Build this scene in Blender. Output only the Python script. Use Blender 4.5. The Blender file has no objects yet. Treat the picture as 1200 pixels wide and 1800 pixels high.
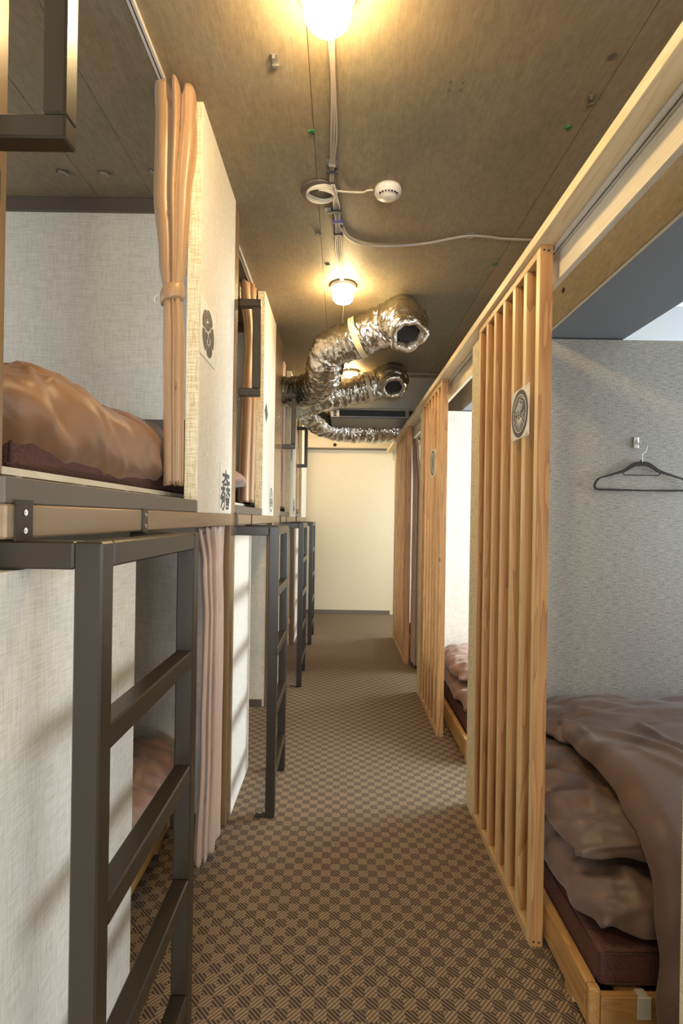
import bpy, bmesh, math, random
from mathutils import Vector, Matrix, noise
R = math.radians; PI = math.pi
random.seed(7)
sc = bpy.context.scene
COL = sc.collection

# ------------------------------------------------------------------ camera
cam_d = bpy.data.cameras.new('camera'); cam = bpy.data.objects.new('camera', cam_d); COL.objects.link(cam)
cam_d.sensor_fit = 'AUTO'; cam_d.sensor_width = 36; cam_d.lens = 920 / 1800 * 36
cam_d.shift_x = 3 / 1800; cam_d.shift_y = 12 / 1800; cam_d.clip_start = 0.02
cam.matrix_world = Matrix.Translation((0, 0, 1.3)) @ Matrix.Rotation(R(90), 4, 'X') @ Matrix.Rotation(0.0155, 4, 'Z')
sc.camera = cam
# ------------------------------------------------------------------ world, exposure
w = bpy.data.worlds.new('world'); sc.world = w; w.use_nodes = True
w.node_tree.nodes['Background'].inputs[0].default_value = (0.75, 0.85, 1.0, 1)
w.node_tree.nodes['Background'].inputs[1].default_value = 1.0
sc.view_settings.view_transform = 'Standard'; sc.view_settings.look = 'None'
sc.view_settings.gamma = 1; sc.view_settings.use_curve_mapping = False
sc.view_settings.exposure = 0.45
try:
    sc.cycles.use_denoising = True; sc.cycles.denoiser = 'OPENIMAGEDENOISE'
    sc.cycles.denoising_input_passes = 'RGB_ALBEDO_NORMAL'; sc.cycles.denoising_prefilter = 'NONE'; sc.cycles.max_bounces = 10; sc.cycles.diffuse_bounces = 6; sc.cycles.sample_clamp_indirect = 4
except Exception: pass
DAY = (0.86, 0.94, 1.0); WARM = (1.0, 0.70, 0.34)
BULB = 155.0
def area(name, loc, rot, sx, sy, power, col):
    d = bpy.data.lights.new(name, 'AREA'); d.shape = 'RECTANGLE'; d.size = sx; d.size_y = sy; d.energy = power; d.color = col
    o = bpy.data.objects.new(name, d); COL.objects.link(o); o.location = loc; o.rotation_euler = rot; return o
# daylight through the windows of the outer wall (right) and the window wall behind the viewer
WINS = [(-1.15, 12), (0.05, 12), (1.62, 12), (3.12, 85), (4.75, 45), (6.4, 45)]
for y_, p_ in WINS:
    area('window_daylight', (2.70, y_, 1.42), (0, R(90), 0), 1.15, 1.05, p_, DAY)
area('window_daylight', (0.20, -2.90, 1.12), (R(90), 0, 0), 1.4, .8, 105, DAY)
area('window_daylight', (-2.62, 1.35, 2.0), (0, R(-90), 0), .9, .7, 11, DAY)  # added fill at the unseen left window, brightens the nearest upper bunk

# ------------------------------------------------------------------ materials
def mat(name, col=(.5, .5, .5), rough=.5, metal=0.0, **k):
    m = bpy.data.materials.new(name); m.use_nodes = True
    b = m.node_tree.nodes['Principled BSDF']
    b.inputs['Base Color'].default_value = (*col, 1); b.inputs['Roughness'].default_value = rough; b.inputs['Metallic'].default_value = metal
    for a, v in k.items(): b.inputs[a.replace('_', ' ')].default_value = v
    return m
class G:
    """tiny node-graph helper"""
    def __init__(s, m): s.m = m; s.t = m.node_tree; s.b = s.t.nodes['Principled BSDF']
    def n(s, typ, **k):
        x = s.t.nodes.new(typ)
        for a, v in k.items(): setattr(x, a, v)
        return x
    def put(s, sock, v):
        if isinstance(v, bpy.types.NodeSocket): s.t.links.new(v, sock)
        elif v is not None: sock.default_value = v
    def math(s, op, a, b=None, c=None):
        x = s.n('ShaderNodeMath', operation=op); s.put(x.inputs[0], a); s.put(x.inputs[1], b); s.put(x.inputs[2], c); return x.outputs[0]
    def pos(s): return s.n('ShaderNodeNewGeometry').outputs['Position']
    def obj(s): return s.n('ShaderNodeTexCoord').outputs['Object']
    def rnd(s): return s.n('ShaderNodeObjectInfo').outputs['Random']
    def scale(s, v, sc_, off=None):
        x = s.n('ShaderNodeMapping'); s.put(x.inputs[0], v); x.inputs['Scale'].default_value = sc_
        if off is not None: s.put(x.inputs['Location'], off)
        return x.outputs[0]
    def noise(s, v, sc_=1, det=3, rough=.5, dist=0):
        x = s.n('ShaderNodeTexNoise'); s.put(x.inputs['Vector'], v); x.inputs['Scale'].default_value = sc_
        x.inputs['Detail'].default_value = det; x.inputs['Roughness'].default_value = rough; x.inputs['Distortion'].default_value = dist
        return x.outputs[0]
    def ramp(s, f, stops):
        x = s.n('ShaderNodeValToRGB'); s.put(x.inputs[0], f); e = x.color_ramp.elements
        while len(e) < len(stops): e.new(0.5)
        for i, (p, c) in enumerate(stops): e[i].position = p; e[i].color = (*c, 1) if len(c) == 3 else c
        return x.outputs[0]
    def mix(s, f, a, b, mode='MIX'):
        x = s.n('ShaderNodeMix', data_type='RGBA', blend_type=mode); s.put(x.inputs[0], f)
        for i, v in ((6, a), (7, b)): s.put(x.inputs[i], (*v, 1) if isinstance(v, tuple) and len(v) == 3 else v)
        return x.outputs[2]
    def bump(s, h, st=.3, d=.002):
        x = s.n('ShaderNodeBump'); x.inputs['Strength'].default_value = st; x.inputs['Distance'].default_value = d
        s.put(x.inputs['Height'], h); s.t.links.new(x.outputs[0], s.b.inputs['Normal'])
    def col(s, c): s.put(s.b.inputs['Base Color'], c)

def wallpaper(name, a, b, rough=.75, spread=.10, spec=.3, fr=1.0):
    m = mat(name, a, rough); g = G(m); p = g.pos()
    h = g.noise(g.scale(p, (22, 22, 330 * fr)), 1, 2); v = g.noise(g.scale(p, (330 * fr, 330 * fr, 22)), 1, 2)
    t = g.math('ADD', g.math('MULTIPLY', h, .5), g.math('MULTIPLY', v, .5))
    g.col(g.ramp(t, [(.5 - spread, b), (.5 + spread * .5, a)])); g.bump(t, .35, .0015); m.node_tree.nodes['Principled BSDF'].inputs['Specular IOR Level'].default_value = spec
    return m
M = {}
M['wallpaper'] = wallpaper('linen wallpaper', (.79, .755, .67), (.60, .565, .475), spread=.17)
M['wallpaper_far'] = wallpaper('pale wallpaper', (.84, .76, .58), (.76, .68, .50), spread=.17)
m = M['wallpaper_grey'] = mat('speckled grey wallpaper', (.5, .5, .48), .42); g = G(m)
n1 = g.noise(g.scale(g.pos(), (260, 260, 330)), 1, 2); n2 = g.noise(g.scale(g.pos(), (30, 30, 240)), 1, 2)
t = g.math('ADD', g.math('MULTIPLY', n1, .7), g.math('MULTIPLY', n2, .3))
g.col(g.ramp(t, [(.38, (.20, .20, .185)), (.56, (.62, .61, .57))])); g.bump(t, .5, .002)
M['edge_paper'] = wallpaper('golden linen edging', (.78, .70, .50), (.56, .46, .26), spread=.08)

def concrete(name, c1, c2, c3):
    m = mat(name, c1, .62); g = G(m); p = g.pos()
    big = g.noise(g.scale(p, (1.1, .8, 1.1)), 1.6, 4, .6); gr = g.noise(g.scale(p, (240, 12, 60)), 1, 4, .6)
    fine = g.noise(g.scale(p, (60, 30, 60)), 1, 4, .7); pan = g.n('ShaderNodeObjectInfo').outputs['Random']
    c = g.ramp(g.math('ADD', g.math('MULTIPLY', big, .8), g.math('MULTIPLY', pan, .18)), [(.36, c1), (.52, c2), (.68, c3)])
    c = g.mix(g.math('MULTIPLY', gr, .95), g.mix(g.ramp(gr, [(.40, (.22, .22, .22)), (.6, (0, 0, 0))]), c, (.10, .085, .06)), (.50, .48, .42), 'OVERLAY'); c = g.mix(.35, c, g.ramp(fine, [(.3, (.25, .25, .25)), (.7, (.8, .8, .8))]), 'SOFT_LIGHT')
    sc_ = g.noise(g.scale(p, (5, 26, 5)), 1, 6, .75, 1.5)
    c = g.mix(g.math('MULTIPLY', g.math('GREATER_THAN', sc_, .705), .35), c, (.42, .40, .33)); g.col(c); g.bump(gr, .25, .001)
    return m
M['concrete'] = concrete('form cast concrete', (.20, .18, .125), (.265, .205, .13), (.27, .24, .175))
M['concrete_side'] = concrete('rough concrete', (.22, .18, .125), (.27, .22, .15), (.32, .27, .20))
g = G(M['concrete_side']); ch = g.noise(g.scale(g.pos(), (30, 60, 40)), 1, 5, .7, 1.0); g.bump(ch, .9, .012)
m = M['grey_paint'] = mat('slate grey painted concrete', (.22, .25, .28), .6); g = G(m)
s_ = g.noise(g.scale(g.pos(), (28, 14, 10)), 1, 6, .8, 2.0); g.col(g.mix(g.math('GREATER_THAN', s_, .69), (.22, .25, .28), (.42, .45, .47)))
M['beam_grey'] = mat('smooth grey beam', (.26, .24, .19), .38)
M['white'] = mat('white paint', (.80, .81, .80), .6)
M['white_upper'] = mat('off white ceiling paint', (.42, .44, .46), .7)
M['plastic'] = mat('white plastic', (.74, .70, .62), .35)
M['black'] = mat('black void', (.012, .011, .010), .7)
M['dark_plastic'] = mat('dark grille plastic', (.045, .042, .038), .45)
M['metal'] = mat('dark bronze enamel', (.026, .018, .010), .34, .0)
M['beam'] = mat('bronze brown enamel', (.27, .185, .105), .33, .15); g = G(M['beam'])
g.col(g.mix(g.noise(g.scale(g.pos(), (30, 3, 60)), 1, 3), (.20, .135, .075), (.33, .235, .14)))
M['board'] = mat('taupe enamelled board', (.115, .092, .072), .42)
M['post'] = mat('gloss brown post', (.24, .145, .065), .25); g = G(M['post'])
g.col(g.mix(g.noise(g.scale(g.pos(), (60, 60, 3)), 1, 3), (.16, .095, .045), (.27, .17, .08)))
M['chrome'] = mat('chrome', (.75, .74, .72), .18, 1.0)
M['zinc'] = mat('zinc plate', (.36, .35, .33), .4, .8)
M['skirting'] = mat('grey brown skirting', (.17, .14, .10), .5)

def wood(name, axis, pal, rough=.45, knots=True):
    m = mat(name, pal[1], rough); g = G(m)
    p = g.pos(); r = g.rnd(); off = g.math('MULTIPLY', r, 31.0)
    comb = g.n('ShaderNodeCombineXYZ'); g.put(comb.inputs[0], off); g.put(comb.inputs[1], off)
    sc_ = {'z': (16, 16, .9), 'y': (16, .9, 16), 'x': (.9, 16, 16)}[axis]
    v = g.scale(p, sc_, comb.outputs[0])
    warp = g.noise(v, .9, 2, .5, .4)
    ring = g.math('FRACT', g.math('MULTIPLY', warp, 11.0)); ring = g.math('POWER', ring, 2.2)
    fs = {'z': (190, 190, 3), 'y': (190, 3, 190), 'x': (3, 190, 190)}[axis]
    fine = g.noise(g.scale(p, fs), 1, 2)
    base = g.mix(r, pal[0], pal[1]); c = g.mix(g.math('MULTIPLY', ring, .62), base, pal[2]); c = g.mix(g.math('MULTIPLY', fine, .25), c, pal[2])
    if knots:
        ks = {'z': (8, 8, 3.6), 'y': (8, 3.6, 8), 'x': (3.6, 8, 8)}[axis]
        vo = g.n('ShaderNodeTexVoronoi'); g.put(vo.inputs['Vector'], g.scale(p, ks, comb.outputs[0])); vo.inputs['Scale'].default_value = 1
        d = vo.outputs['Distance']; k = g.ramp(d, [(.035, (1, 1, 1)), (.055, (0, 0, 0))]); c = g.mix(g.math('MULTIPLY', k, .8), c, (.07, .03, .012))
    g.col(c); g.bump(fine, .08, .0008); return m
M['cedar'] = wood('cedar slat wood', 'z', ((.58, .33, .125), (.45, .215, .075), (.22, .085, .025)))
M['lit_sapwood'] = wood('pale lamplit slat face', 'z', ((.86, .70, .42), (.82, .63, .34), (.66, .42, .17)))  # pale aisle sides of the slats: wood tone plus lamp light painted in
M['cedar_y'] = wood('cedar plate wood', 'y', ((.74, .54, .28), (.66, .45, .20), (.45, .24, .09)), knots=False)
M['pine'] = wood('pale header pine', 'y', ((.82, .70, .47), (.80, .67, .43), (.64, .48, .25)), knots=False)
M['birch'] = wood('birch board', 'y', ((.76, .70, .56), (.72, .66, .52), (.60, .50, .34)), .5, knots=False)
M['bedpine'] = wood('varnished bed pine', 'y', ((.62, .38, .15), (.60, .35, .13), (.36, .17, .05)), .25, knots=False)
M['bedpine_x'] = wood('varnished bed pine across', 'x', ((.55, .33, .13), (.50, .29, .11), (.34, .17, .05)), .3, knots=False)

def fabric(name, c, c2, rough=.48, sheen=.4, sc_=900, bump=.1):
    m = mat(name, c, rough); g = G(m); m.node_tree.nodes['Principled BSDF'].inputs['Sheen Weight'].default_value = sheen
    m.node_tree.nodes['Principled BSDF'].inputs['Sheen Roughness'].default_value = .4
    n_ = g.noise(g.pos(), 7, 3); g.col(g.mix(n_, c, c2)); g.bump(g.noise(g.pos(), sc_, 1), bump, .0006); return m
M['duvet'] = fabric('lamplit brown satin duvet cover', (.215, .100, .042), (.25, .122, .056), .48, .2)  # same cloth as on the right bed, warm lamp light tinted into the colour
M['duvet_shaded'] = fabric('shaded brown satin cover', (.155, .100, .080), (.185, .125, .102), .42, .25)  # right bed's copy of the cloth, its dimmer light darkened into the colour
M['duvet_pink'] = fabric('mauve brown satin cover', (.27, .155, .115), (.31, .19, .15), .42, .25)
M['curtain'] = fabric('tan satin curtain', (.34, .20, .098), (.39, .24, .125), .38, .15)
M['curtain_pink'] = fabric('rose beige curtain', (.45, .31, .235), (.50, .36, .28), .40, .2)
m = M['mattress'] = mat('maroon mesh mattress', (.15, .055, .04), .7); g = G(m)
vo = g.n('ShaderNodeTexVoronoi'); g.put(vo.inputs['Vector'], g.pos()); vo.inputs['Scale'].default_value = 240
g.col(g.ramp(vo.outputs['Distance'], [(.15, (.03, .011, .008)), (.45, (.125, .048, .036))])); g.bump(vo.outputs['Distance'], .6, .003)
M['hem'] = mat('mattress hem', (.07, .03, .022), .6)
m = M['foil'] = mat('crumpled aluminium foil', (.60, .575, .52), .17, 1.0); g = G(m)
n1 = g.noise(g.scale(g.obj(), (26, 26, 26)), 1, 5, .65, 1.2); vo = g.n('ShaderNodeTexVoronoi', feature='DISTANCE_TO_EDGE'); g.put(vo.inputs['Vector'], g.obj()); vo.inputs['Scale'].default_value = 34
g.bump(g.math('ADD', n1, g.math('MULTIPLY', vo.outputs['Distance'], .6)), .6, .007)
M['strap'] = mat('beige duct strap', (.55, .46, .30), .45)
M['bulb'] = mat('lit warm bulb', (1, .9, .7), .4, Emission_Color=(*WARM, 1), Emission_Strength=BULB)
M['lampbase'] = mat('opal lamp base', (.80, .74, .60), .4)
M['cable'] = mat('grey cable sheath', (.36, .31, .26), .5)
M['cable_white'] = mat('ivory cable sheath', (.62, .56, .44), .5)
M['tie'] = mat('dark cable tie', (.03, .028, .03), .5)
M['tie_blue'] = mat('blue cable tie', (.10, .09, .28), .5)
M['green'] = mat('green wall plug', (.03, .16, .06), .5)
M['paper'] = mat('cream paper', (.78, .76, .68), .6)
M['ink'] = mat('black print', (.014, .012, .010), .65)
M['inkwhite'] = mat('white print', (.80, .79, .75), .5)
m = M['sleeve'] = mat('clear plastic sleeve', (1, 1, 1), .05, IOR=1.3, Alpha=.05, Specular_IOR_Level=.2); M['sleeve'].node_tree.nodes['Principled BSDF'].inputs['Base Color'].default_value = (.9, .92, .9, 1)
M['tape'] = mat('clear packing tape', (.75, .75, .70), .15, Alpha=.55)
M['hanger'] = mat('dark brown flocked plastic', (.035, .027, .022), .6)
M['clear'] = mat('clear acrylic', (.9, .93, .93), .08, Alpha=.5)
M['glass'] = mat('window glass', (.9, .95, 1), .05, Alpha=.12)
M['rail'] = mat('white aluminium rail', (.66, .65, .63), .35, .3)
M['slot'] = mat('dark rail slot', (.03, .035, .045), .5)

m = M['carpet'] = mat('checked carpet', (.2, .13, .07), .95); g = G(m)
sp = g.n('ShaderNodeSeparateXYZ'); g.put(sp.inputs[0], g.pos()); S = .0343
u = g.math('DIVIDE', g.math('ADD', sp.outputs[0], 10.0 - .0045), S); v = g.math('DIVIDE', g.math('ADD', sp.outputs[1], 10.0), S)
par = g.math('MODULO', g.math('ADD', g.math('FLOOR', u), g.math('FLOOR', v)), 2.0); par = g.math('GREATER_THAN', par, .5)
a1 = g.math('ADD', g.math('MULTIPLY', g.math('SINE', g.math('MULTIPLY', g.math('ADD', u, v), 2 * PI * 2.6)), .5), .5)
a2 = g.math('ADD', g.math('MULTIPLY', g.math('SINE', g.math('MULTIPLY', g.math('SUBTRACT', u, v), 2 * PI * 2.6)), .5), .5)
dark = g.mix(g.ramp(a1, [(.55, (0, 0, 0)), (.85, (1, 1, 1))]), (.058, .038, .025), (.24, .17, .105))
lite = g.mix(g.ramp(a2, [(.15, (1, 1, 1)), (.4, (0, 0, 0))]), (.305, .215, .125), (.10, .065, .038))
c = g.mix(par, dark, lite); fn = g.noise(g.pos(), 420, 2); c = g.mix(.5, c, g.ramp(fn, [(.3, (.3, .3, .3)), (.7, (.75, .75, .75))]), 'SOFT_LIGHT')
g.col(c); g.bump(g.math('ADD', g.math('MULTIPLY', fn, .7), g.math('MULTIPLY', a1, .3)), .6, .003)

# ------------------------------------------------------------------ object helpers
def thing(name, label, cat, loc=(0, 0, 0), group=None):
    o = bpy.data.objects.new(name, None); COL.objects.link(o); o.location = loc; o.empty_display_size = .05
    o['label'] = label; o['category'] = cat
    if group: o['group'] = group
    return o
def obj(name, bm, m, parent=None, smooth=False, label=None, kind=None):
    me = bpy.data.meshes.new(name); bmesh.ops.recalc_face_normals(bm, faces=bm.faces); bm.to_mesh(me); bm.free()
    ms = m if isinstance(m, (list, tuple)) else [m]
    for x in ms: me.materials.append(M[x])
    if smooth: me.polygons.foreach_set('use_smooth', [True] * len(me.polygons))
    o = bpy.data.objects.new(name, me); COL.objects.link(o)
    if parent:
        o.parent = parent; p = parent; off = Vector(p.location)
        while p.parent: p = p.parent; off += Vector(p.location)
        me.transform(Matrix.Translation(-off))
    if label: o['label'] = label
    if kind: o['kind'] = kind
    return o
def tag(o, label, cat, group=None, kind=None):
    # move the origin to the middle of the base so the mesh carries a real location
    me = o.data; xs = [v.co for v in me.vertices]
    c = Vector(((min(v.x for v in xs) + max(v.x for v in xs)) / 2, (min(v.y for v in xs) + max(v.y for v in xs)) / 2, min(v.z for v in xs)))
    if o.children: pass
    else: me.transform(Matrix.Translation(-c)); o.location = c
    o['label'] = label; o['category'] = cat
    if group: o['group'] = group
    if kind: o['kind'] = kind
    return o
def struct(o, label=None):
    o['kind'] = 'structure'
    if label: o['label'] = label
    return o
def B(*boxes, bev=0.0, seg=1, bm=None):
    bm = bm or bmesh.new()
    for (x0, x1, y0, y1, z0, z1) in boxes:
        r = bmesh.ops.create_cube(bm, size=1, matrix=Matrix.Translation(((x0 + x1) / 2, (y0 + y1) / 2, (z0 + z1) / 2)) @ Matrix.Diagonal((abs(x1 - x0), abs(y1 - y0), abs(z1 - z0), 1)))
        if bev:
            es = {e for v in r['verts'] for e in v.link_edges}
            bmesh.ops.bevel(bm, geom=list(es), offset=bev, segments=seg, affect='EDGES', profile=.6)
    return bm
def cyl(c, r, h, axis='z', n=24, r2=None, bm=None):
    bm = bm or bmesh.new(); rot = {'z': Matrix(), 'x': Matrix.Rotation(R(90), 4, 'Y'), 'y': Matrix.Rotation(R(-90), 4, 'X')}[axis]
    bmesh.ops.create_cone(bm, cap_ends=True, segments=n, radius1=r, radius2=r if r2 is None else r2, depth=h, matrix=Matrix.Translation(c) @ rot); return bm
def lathe(c, prof, n=32, bm=None):
    bm = bm or bmesh.new(); rings = []
    for r, z in prof:
        rings.append([bm.verts.new((c[0] + r * math.cos(2 * PI * i / n), c[1] + r * math.sin(2 * PI * i / n), c[2] + z)) for i in range(n)])
    for a, b in zip(rings, rings[1:]):
        for i in range(n): bm.faces.new((a[i], a[(i + 1) % n], b[(i + 1) % n], b[i]))
    for rr in (rings[0], rings[-1]):
        try: bm.faces.new(rr)
        except Exception: pass
    return bm
def catmull(P, step=.01):
    P = [Vector(p) for p in P]; out = []; Q = [2 * P[0] - P[1]] + P + [2 * P[-1] - P[-2]]
    for i in range(1, len(Q) - 2):
        n = max(2, int((Q[i + 1] - Q[i]).length / step))
        for k in range(n):
            t = k / n; a, b, c, d = Q[i - 1], Q[i], Q[i + 1], Q[i + 2]
            out.append(.5 * (2 * b + (c - a) * t + (2 * a - 5 * b + 4 * c - d) * t * t + (3 * b - a - 3 * c + d) * t ** 3))
    out.append(P[-1]); return out
def tube(P, r, n=8, step=.01, smooth=True, bm=None, rf=None, cap=True):
    bm = bm or bmesh.new(); pts = catmull(P, step) if smooth else [Vector(p) for p in P]
    t0 = (pts[1] - pts[0]).normalized(); up = Vector((0, 0, 1)) if abs(t0.z) < .9 else Vector((1, 0, 0)); nx = t0.cross(up).normalized(); rings = []
    for i, p in enumerate(pts):
        t = (pts[min(i + 1, len(pts) - 1)] - pts[max(i - 1, 0)]).normalized(); nx = (nx - nx.dot(t) * t).normalized(); ny = t.cross(nx); ring = []
        for k in range(n):
            a = 2 * PI * k / n; rr = rf(i / (len(pts) - 1), a, p) if rf else r
            ring.append(bm.verts.new(p + nx * rr * math.cos(a) + ny * rr * math.sin(a)))
        rings.append(ring)
    for a, b in zip(rings, rings[1:]):
        for i in range(n): bm.faces.new((a[i], a[(i + 1) % n], b[(i + 1) % n], b[i]))
    if cap:
        bm.faces.new(rings[0]); bm.faces.new(rings[-1])
    return bm
def copy_tree(o, parent=None):
    c = o.copy(); COL.objects.link(c)
    if parent: c.parent = parent
    for ch in list(o.children): copy_tree(ch, c)
    return c

# ------------------------------------------------------------------ structure
CZ = 2.63; XL = -.457; XR = .60
struct(obj('floor', B((-2.8, 2.8, -3.1, 7.35, -.06, 0)), 'carpet'))
ce = struct(obj('ceiling', B((-2.8, 2.8, -3.1, 7.35, CZ + .012, CZ + .12)), 'concrete'))
xs_ = [-2.8, -1.93, -1.03, -.80, -.11, .79, .887]; ys_ = [-3.1, -.97, .83, 2.63, 4.43, 7.35]
for i in range(len(xs_) - 1):
    for j in range(len(ys_) - 1):
        dz = random.uniform(0, .0025)
        bm = B((xs_[i] + .001, xs_[i + 1] - .001, ys_[j] + .001, ys_[j + 1] - .001, CZ - dz, CZ + .0115))
        obj('formwork_panel', bm, 'concrete', ce)
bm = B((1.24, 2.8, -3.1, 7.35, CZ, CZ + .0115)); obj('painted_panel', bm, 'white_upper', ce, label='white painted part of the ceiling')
struct(obj('wall_end', B((-2.8, 2.8, 7.17, 7.35, 0, CZ)), 'wallpaper_far'))
struct(obj('wall_back', B((-2.8, -.55, -3.1, -3.0, 0, CZ), (.95, 2.8, -3.1, -3.0, 0, CZ), (-.55, .95, -3.1, -3.0, 0, .7), (-.55, .95, -3.1, -3.0, 1.55, CZ)), 'wallpaper'))
struct(obj('wall_left', B((-2.9, -2.75, -3.1, .95, 0, CZ), (-2.9, -2.75, 1.75, 7.35, 0, CZ), (-2.9, -2.75, .95, 1.75, 0, 1.6), (-2.9, -2.75, .95, 1.75, 2.4, CZ)), 'wallpaper'))
bx = []; yc = -3.1
for y_, p_ in WINS:
    bx += [(2.75, 2.85, yc, y_ - .5, 0, CZ), (2.75, 2.85, y_ - .5, y_ + .5, 0, .82), (2.75, 2.85, y_ - .5, y_ + .5, 2.02, CZ)]; yc = y_ + .5
bx.append((2.75, 2.85, yc, 7.35, 0, CZ)); struct(obj('wall_right', B(*bx), 'wallpaper'))
for i, (y_, p_) in enumerate(WINS):
    wn = struct(obj('window_%d' % (i + 1), B((2.76, 2.84, y_ - .5, y_ - .46, .82, 2.02), (2.76, 2.84, y_ + .46, y_ + .5, .82, 2.02), (2.76, 2.84, y_ - .46, y_ + .46, .82, .86), (2.76, 2.84, y_ - .46, y_ + .46, 1.98, 2.02), (2.78, 2.82, y_ - .015, y_ + .015, .86, 1.98)), 'rail'))
    obj('pane', B((2.797, 2.803, y_ - .46, y_ + .46, .86, 1.98)), 'glass', wn)
wn = struct(obj('window_7', B((-2.86, -2.78, .95, .99, 1.6, 2.4), (-2.86, -2.78, 1.71, 1.75, 1.6, 2.4), (-2.86, -2.78, .99, 1.71, 1.6, 1.64), (-2.86, -2.78, .99, 1.71, 2.36, 2.4)), 'rail')); obj('pane', B((-2.82, -2.815, .99, 1.71, 1.64, 2.36)), 'glass', wn)  # window added out of view to bring light onto the nearest upper bunk
struct(obj('baseboard_end', B((XL - .1, .7, 7.145, 7.17, 0, .055)), 'skirting'))
# end bulkhead beam above the wall
struct(obj('trim_1', B((-2.7, 2.7, 7.06, 7.17, 2.255, CZ)), 'beam_grey')); bpy.data.objects['trim_1'].data.materials[0] = M['wallpaper_far']
struct(obj('trim_2', B((-.6, .62, 7.05, 7.17, 2.243, 2.255)), 'board'))
# right concrete beam, its underside painted grey
cb = struct(obj('concrete_beam', B((.887, 1.24, -3.0, 7.05, 2.125, CZ)), 'concrete_side'), 'raw concrete ceiling beam running above the right bays')
obj('painted_underside', B((.889, 1.24, -3.0, 7.05, 2.112, 2.125)), 'grey_paint', cb, label='slate grey painted underside')
tag(obj('anchor_bolt', cyl((.885, 2.11, 2.235), .010, .006, 'x', 16), 'black'), 'small dark anchor hole in the side of the right concrete beam', 'bolt')
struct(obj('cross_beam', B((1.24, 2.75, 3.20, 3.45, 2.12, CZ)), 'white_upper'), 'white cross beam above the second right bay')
struct(obj('cross_beam', B((-.9, .887, 4.88, 5.0, 2.335, CZ - .003)), 'beam_grey'), 'smooth grey concrete cross beam above the air conditioner')
# partitions of the right bays
PR = [(.79, .905), (2.30, 2.41), (3.85, 3.96), (5.65, 5.77)]
for i, (a, b) in enumerate(PR):
    o = struct(obj('partition_wall', B((.66, 2.75, a, b, 0, 2.105)), 'wallpaper_grey' if i == 1 else 'wallpaper'), ['nearest', 'speckled grey', 'white', 'farthest'][i] + ' partition between the right bays')
    obj('end_cap', B((XR, .6595, a + .002, b, 0, 2.10)), 'edge_paper', o, label='linen papered end')
# partitions of the left bunks
PL = [(.56, .71), (2.20, 2.29), (3.60, 4.01), (5.35, 5.48)]
for i, (a, b) in enumerate(PL):
    o = struct(obj('partition_wall', B((-2.75, XL - .045, a + .004, b - .004, 0, CZ - .003)), 'wallpaper'), ['nearest', 'second', 'third', 'farthest'][i] + ' partition between the left bunks')
    obj('top_trim', B((-2.75, XL - .10, a - .012, a + .004, 2.572, CZ - .003)), 'board', o, label='dark brown ceiling trim')
    obj('skirting', B((-2.75, XL - .06, a - .006, a + .004, 0, .05)), 'board', o)

# ------------------------------------------------------------------ left bunks
BAYS = [ # y start, y end, lower panel end, upper panel start
    (.71, 2.20, 1.18, 1.674), (2.29, 3.60, 2.72, 3.065), (4.01, 5.35, 4.47, 4.72), (5.48, 7.05, 5.94, 6.18)]
ORD = ['nearest', 'second', 'third', 'farthest']
LADX = [-.335, -.264, -.276, -.272]; LADY = [(.74, 1.21), (2.262, 2.684), (4.02, 4.446), (5.39, 5.84)]
def screw(x, y, z, parent, ax='x', r=.0045):
    bm = cyl((x, y, z), r, .002, ax, 12); cyl((x + .0012 if ax == 'x' else x, y, z), r * .35, .0008, ax, 6, bm=bm); obj('screw', bm, 'chrome', parent)
for i, (y0, y1, lp, up) in enumerate(BAYS):
    t = thing('bunk_bed', '%s left bunk frame with bronze brown beam and papered panels' % ORD[i], 'bunk bed', (XL - .02, y0, 0))
    if i == 0: t['label'] = 'nearest left bunk frame, below and beside the orange brown duvet'
    yb = y1
    # upper fixed panel with golden edging at its near end
    u_ = obj('upper_panel', B((XL - .042, XL, up + .003, y1 - .001, 1.314, CZ - .003)), 'wallpaper', t)
    obj('panel_edge', B((XL - .042, XL - .0005, up, up + .003, 1.314, CZ - .003)), 'edge_paper', u_)
    l_ = obj('lower_panel', B((XL - .042, XL, y0 + (.0 if i else -.9), lp - .003, 0.0, 1.2195)), 'wallpaper', t)
    obj('panel_edge', B((XL - .042, XL - .0005, lp - .003, lp, 0.0, 1.2195)), 'edge_paper', l_)
    obj('beam', B((XL - .05, XL + .004, y0, y1, 1.265, 1.3135), bev=.003), 'beam', t)
    obj('edge_board', B((XL - .055, XL + .002, y0, up - .001, 1.314, 1.352), bev=.002), 'board', t)
    obj('bed_base', B((-2.3, XL - .056, y0 + .01, y1 - .01, 1.30, 1.335)), 'board', t)
    obj('slat_rail', B((XL - .125, XL - .105, y0 + .02, y1 - .03, 1.366, 1.379)), 'birch', t)
    for k in range(6):
        yy = y0 + .20 + k * .235
        if yy < y1 - .1: obj('spacer_block', B((XL - .125, XL - .107, yy, yy + .018, 1.336, 1.3655)), 'birch', t)
    # brackets where the ladder stiles meet the beam
    for k, yy in enumerate(LADY[i]):
        if yy < y0: yy = y0 + .005
        wd = .040 if k == 0 else .030
        br = obj('bracket', B((XL + .0042, XL + .0072, yy - .012, yy - .012 + wd, 1.262, 1.32 if k == 0 else 1.3165)), 'metal', t)
        for z in (1.276, 1.302): screw(XL + .008, yy - .012 + wd / 2, z, br)
for i, (a, b) in enumerate(PL):
    t = tag(obj('bunk_post', B((XL - .044, XL - .001, a + .001, b - .001, 0, CZ - .004) if i else (-.60, -.535, .780, .83, 1.36, CZ - .004), bev=.003), 'post'),
            ['glossy brown post at the left edge behind the nearest grab frame', 'brown post between the nearest and second left bunks', 'wide brown post board beyond the second left bunk', 'brown post before the farthest left bunk'][i], 'post')
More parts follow.
